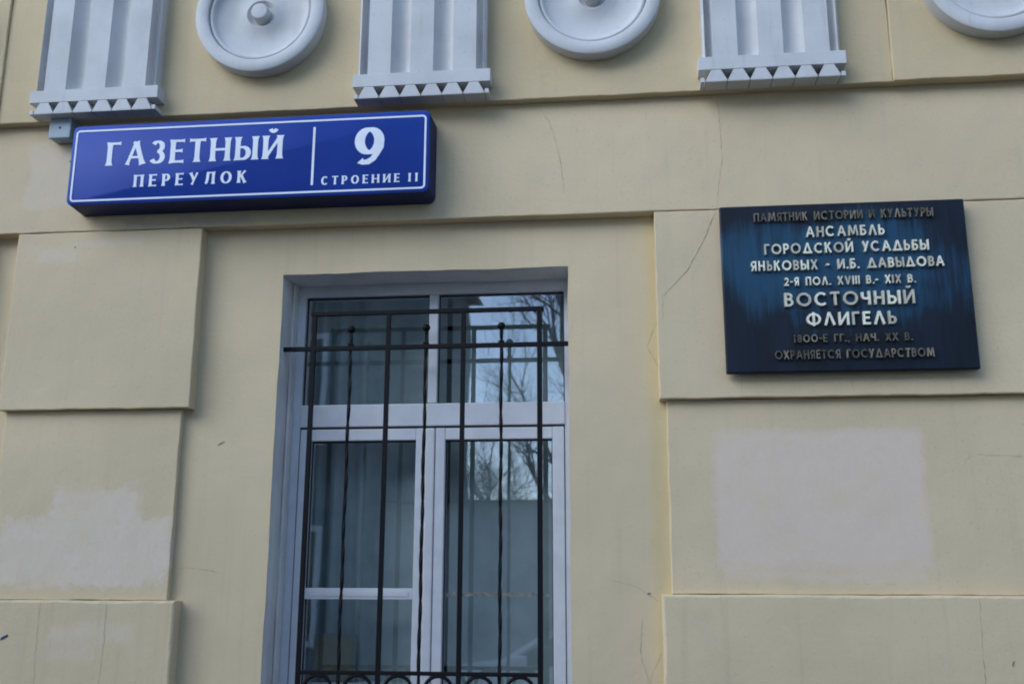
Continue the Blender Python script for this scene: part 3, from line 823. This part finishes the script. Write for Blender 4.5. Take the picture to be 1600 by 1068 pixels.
# ------------------------------------------------------------------ bronze plaque
PX0, PX1, PZ0, PZ1 = 0.366, 1.2245, 2.371, 2.991
pq = thing('memorial_plaque', 'dark blue metal heritage plaque with raised brass Cyrillic letters', 'plaque', ((PX0+PX1)/2, D - 0.056, PZ0))
PP = 0.100
pl = loops_y(G(), [(rrect(PX0 + 0.004, PX1 - 0.004, PZ0 + 0.004, PZ1 - 0.004, 0.003, 2), D - PP + 0.030), (rrect(PX0, PX1, PZ0, PZ1, 0.004, 2), D - PP + 0.026), (rrect(PX0, PX1, PZ0, PZ1, 0.004, 2), D - PP + 0.004),
                   (rrect(PX0 + 0.004, PX1 - 0.004, PZ0 + 0.004, PZ1 - 0.004, 0.004, 2), D - PP)])
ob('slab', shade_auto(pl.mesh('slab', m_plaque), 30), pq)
for x in (PX0 + 0.09, PX1 - 0.09):
    for z in (PZ0 + 0.08, PZ1 - 0.08):
        ob('spacer', G().lathe_y([(0.014, D - PP + 0.0305), (0.014, D - 0.0557)], 14, x, z).mesh('spacer', m_iron), pq)
B_, T_ = m_letter, m_letter_unlit
LINES = [
 ('ПАМЯТНИК ИСТОРИИ И КУЛЬТУРЫ', 0.486, 1.112, 2.9250, 0.0325, T_, 0.19),
 ('АНСАМБЛЬ', 0.666, 0.940, 2.8615, 0.0385, B_, 0.19),
 ('ГОРОДСКОЙ УСАДЬБЫ', 0.517, 1.087, 2.8005, 0.0385, B_, 0.19),
 ('ЯНЬКОВЫХ - И.Б. ДАВЫДОВА', 0.467, 1.1345, 2.7395, 0.0365, B_, 0.20),
 ('2-Я ПОЛ. XVIII В.- XIX В.', 0.580, 1.032, 2.6815, 0.0305, B_, 0.20),
 ('ВОСТОЧНЫЙ', 0.577, 1.024, 2.6055, 0.0495, B_, 0.19),
 ('ФЛИГЕЛЬ', 0.649, 0.956, 2.5335, 0.0470, B_, 0.19),
 ('1800-Е ГГ., НАЧ. XX В.', 0.599, 1.004, 2.4740, 0.0275, T_, 0.18),
 ('ОХРАНЯЕТСЯ ГОСУДАРСТВОМ', 0.534, 1.072, 2.4145, 0.0312, T_, 0.18),
]
for txt, x0, x1, z, h, mt, w in LINES:
    text_line(pq, txt, x0, x1, z, h, w*0.87, GL, False, 0.013, mt, D - PP + 0.0003, track=0.22, space=0.7)

# ------------------------------------------------------------------ across the street (seen in the panes, except the added ochre house)
m_far = simple('added_house_ochre_render', (0.20, 0.175, 0.135), 0.9, var=0.15, scale=2)
m_far2 = simple('grey_render', (0.38, 0.40, 0.39), 0.9, var=0.12, scale=2)
m_far3 = simple('dark_grey_render', (0.17, 0.18, 0.18), 0.9, var=0.12, scale=2)
m_dglass = simple('dark_window_glass', (0.03, 0.035, 0.04), 0.12)
def house(name, label, x0, x1, y1, depth, h, mat, rows, cols, zc=1.6, wh=1.7, pitch=0.17, trim=True):
    t = thing(name, label, 'building', ((x0+x1)/2, y1, 0))
    ob('wall', G().box(x0, x1, y1 - depth, y1, -0.1, h).mesh('wall', mat), t)
    rf = ob('roof', G().add([(x0 - .3, y1 + .3, h + .02), (x1 + .3, y1 + .3, h + .02), (x1 + .3, y1 - depth - .3, h + .02), (x0 - .3, y1 - depth - .3, h + .02),
                             (x0 + .6, y1 - depth/2, h + depth*pitch), (x1 - .6, y1 - depth/2, h + depth*pitch)],
                            [(0, 1, 5, 4), (1, 2, 5), (2, 3, 4, 5), (3, 0, 4), (0, 3, 2, 1)]).mesh('roof', m_roof), t)
    if trim: ob('cornice', G().box(x0 - .12, x1 + .12, y1 + .002, y1 + .2, h - .35, h - .02).mesh('cornice', mat), t)
    for r in range(rows):
        for c in range(cols):
            cx = x0 + (x1 - x0)*(c + 0.5)/cols; z = zc + r*3.2
            w = ob('window', G().box(cx - .62, cx + .62, y1 + .003, y1 + .05, z - wh/2 - .1, z + wh/2 + .1).mesh('window', m_pvc), t)
            for s in (-1, 1):
                ob('pane', G().box(cx + s*.28 - .25, cx + s*.28 + .25, y1 + .051, y1 + .056, z - wh/2, z + wh/2).mesh('pane', m_dglass), w)
    return t
house('apartment_house', 'tall grey rendered house across the lane', -19, -4.05, -8.7, 10, 9.0, m_far3, 2, 5)
house('outbuilding', 'low grey outbuilding across the lane between a taller house and an added unseen one', -4.0, 7.4, -9.2, 6, 2.95, m_far2, 0, 4, 1.35, 1.1, 0.03, False)
house('apartment_house', 'unseen tall ochre rendered house added across the lane', 7.45, 22, -8.7, 10, 7.4, m_far, 2, 5)  # out of view, added to block skylight and darken the facade's right side

m_bark = simple('dark_bark', (0.055, 0.045, 0.038), 0.95, var=0.3, scale=14)
def tree(name, label, base, h, seed, lean=(0, 0)):
    rnd = random.Random(seed)
    t = thing(name, label, 'tree', base, 'bare trees across the lane')
    trunk, crown = G(), G()
    b = Vector(base)
    pts = [b + Vector((lean[0]*k/8 + rnd.uniform(-.05, .05), lean[1]*k/8 + rnd.uniform(-.05, .05), h*0.55*k/8)) for k in range(9)]
    r0 = h*0.014
    trunk.tube(pts, [r0*(1 - 0.5*k/8) for k in range(9)], 9)
    def grow(p, d, L, r, lev):
        n = 5; q = [p]; dd = d.copy()
        for k in range(n):
            dd = (dd + Vector((rnd.uniform(-.22, .22), rnd.uniform(-.22, .22), rnd.uniform(-.08, .2)))).normalized()
            q.append(q[-1] + dd*L/n)
        crown.tube(q, [max(0.003, r*(1 - 0.72*k/n)) for k in range(n + 1)], 5 if lev < 2 else 3, caps=False)
        if lev >= 4: return
        for k in range(1, n + 1):
            m = 2 if lev < 3 else 1
            for _ in range(m):
                if rnd.random() < 0.82:
                    a = rnd.uniform(0, 2*math.pi); o = dd.orthogonal().normalized(); o2 = dd.cross(o)
                    nd = (dd*rnd.uniform(.5, .9) + (o*math.cos(a) + o2*math.sin(a))*rnd.uniform(.5, .95) + Vector((0, 0, .18))).normalized()
                    grow(q[k], nd, L*rnd.uniform(.45, .68), max(0.004, r*(1 - 0.72*k/n)*0.62), lev + 1)
    for k in range(4, 9):
        for _ in range(2 if k > 5 else 1):
            a = rnd.uniform(0, 2*math.pi)
            grow(pts[k], Vector((math.cos(a)*0.8, math.sin(a)*0.8, rnd.uniform(.5, 1.1))).normalized(), h*0.26, r0*0.42, 1)
    grow(pts[-1], Vector((0, 0, 1)), h*0.36, r0*0.5, 1)
    ob('trunk', trunk.mesh('trunk', m_bark, True), t)
    ob('crown', crown.mesh('crown', m_bark), t)
tree('bare_tree', 'leafless tree behind the low outbuilding near the tall grey house', (-1.55, -15.8, -0.14), 11.5, 3, (0.3, 0))
tree('bare_tree', 'leafless tree behind the low outbuilding near the added unseen ochre house', (4.4, -16.6, -0.14), 12.5, 5)
tree('bare_tree', 'smaller leafless tree at the middle of the low outbuilding', (1.3, -16.4, -0.14), 8.0, 9)

tree('bare_tree', 'low twiggy leafless bush rising just behind the outbuilding roof', (-3.1, -16.0, -0.14), 5.6, 21)

# parked white car
m_car = simple('white_car_paint', (0.74, 0.76, 0.78), 0.25, var=0.03)
m_tyre = simple('tyre_rubber', (0.02, 0.02, 0.02), 0.8)
m_rim = simple('alloy', (0.4, 0.41, 0.42), 0.35, 0.8)
m_lamp = simple('lamp_glass', (0.5, 0.5, 0.48), 0.15)
car = thing('parked_car', 'white saloon car parked in the lane', 'car', (-0.35, -3.3, -0.12))
def car_body():
    # side profile along x (nose at -x), lofted over the width
    prof_lo = [(-2.15, .45), (-2.1, .30), (-1.5, .22), (1.6, .22), (2.05, .30), (2.15, .50)]
    top = [(2.12, .80), (1.75, .92), (1.35, .95), (0.75, .98), (-0.75, .97), (-1.35, .90), (-1.9, .76), (-2.13, .62)]
    o = prof_lo + top
    g = G(); ring = []
    for y, s, dz in ((-0.86, 0.96, -0.05), (-0.82, 0.99, 0), (-0.5, 1.0, 0.02), (0.5, 1.0, 0.02), (0.82, 0.99, 0), (0.86, 0.96, -0.05)):
        ring.append([(x*s, y, z + (dz if z > .6 else 0)) for x, z in o])
    n = len(o); v = [q for r_ in ring for q in r_]; f = []
    for k in range(len(ring) - 1):
        f += [(k*n+i, k*n+(i+1) % n, (k+1)*n+(i+1) % n, (k+1)*n+i) for i in range(n)]
    f += [tuple(range(n)), tuple((len(ring)-1)*n + i for i in range(n))]
    return shade_auto(me('body', v, f, m_car), 40)
cl = Vector((-0.35, -3.3, -0.12))
bd = ob('body', car_body(), car, cl)
def cabin(sc, z0, z1, mat, name, dx=0):
    lo = [(-0.95, -.76), (1.45, -.76), (1.45, .76), (-0.95, .76)]; hi = [(-0.22, -.60), (0.95, -.60), (0.95, .60), (-0.22, .60)]
    v = [(x, y*sc, z0) for x, y in lo] + [(x + dx, y*sc, z1) for x, y in hi]
    return me(name, v, [(0, 1, 2, 3), (4, 5, 6, 7)] + [(i, (i+1) % 4, 4 + (i+1) % 4, 4 + i) for i in range(4)], mat)
ob('windows', cabin(1.0, 0.96, 1.385, m_dglass, 'glasshouse'), car, cl).name = 'glasshouse'
ob('roof_panel', G().box(-0.26, 0.99, -0.63, 0.63, 1.375, 1.43, 0.02).mesh('roof_panel', m_car), car, cl)
for x0, x1 in ((-0.95, -0.22), (1.45, 0.95)):
    for s in (-1, 1):
        ob('pillar', G().tube([(x0, s*.765, 0.955), (x1, s*.605, 1.395)], 0.035, 6).mesh('pillar', m_car), car, cl)
for x in (-1.32, 1.32):
    for s in (-1, 1):
        c_ = cl + Vector((x, s*0.78, 0.31))
        w_ = ob('wheel', shade_auto(G().lathe_y([(0.2, -.1), (0.29, -.1), (0.31, -.07), (0.31, .07), (0.29, .1), (0.2, .1), (0.2, -.1)], 28).mesh('wheel', m_tyre), 40), car, c_)
        ob('rim', shade_auto(G().lathe_y([(0, -.085), (0.06, -.09), (0.17, -.07), (0.2, -.09), (0.2, .09), (0.17, .07), (0.06, .09), (0, .085)], 20).mesh('rim', m_rim), 30), w_, c_)
for s in (-1, 1):
    ob('headlight', G().box(-2.115, -2.0, s*.62 - .17, s*.62 + .17, .56, .68, 0.02).mesh('headlight', m_lamp), car, cl)
    ob('mirror', G().box(-0.78, -0.62, s*.93 - .09, s*.93 + .09, .98, 1.08, 0.02).mesh('mirror', m_car), car, cl)
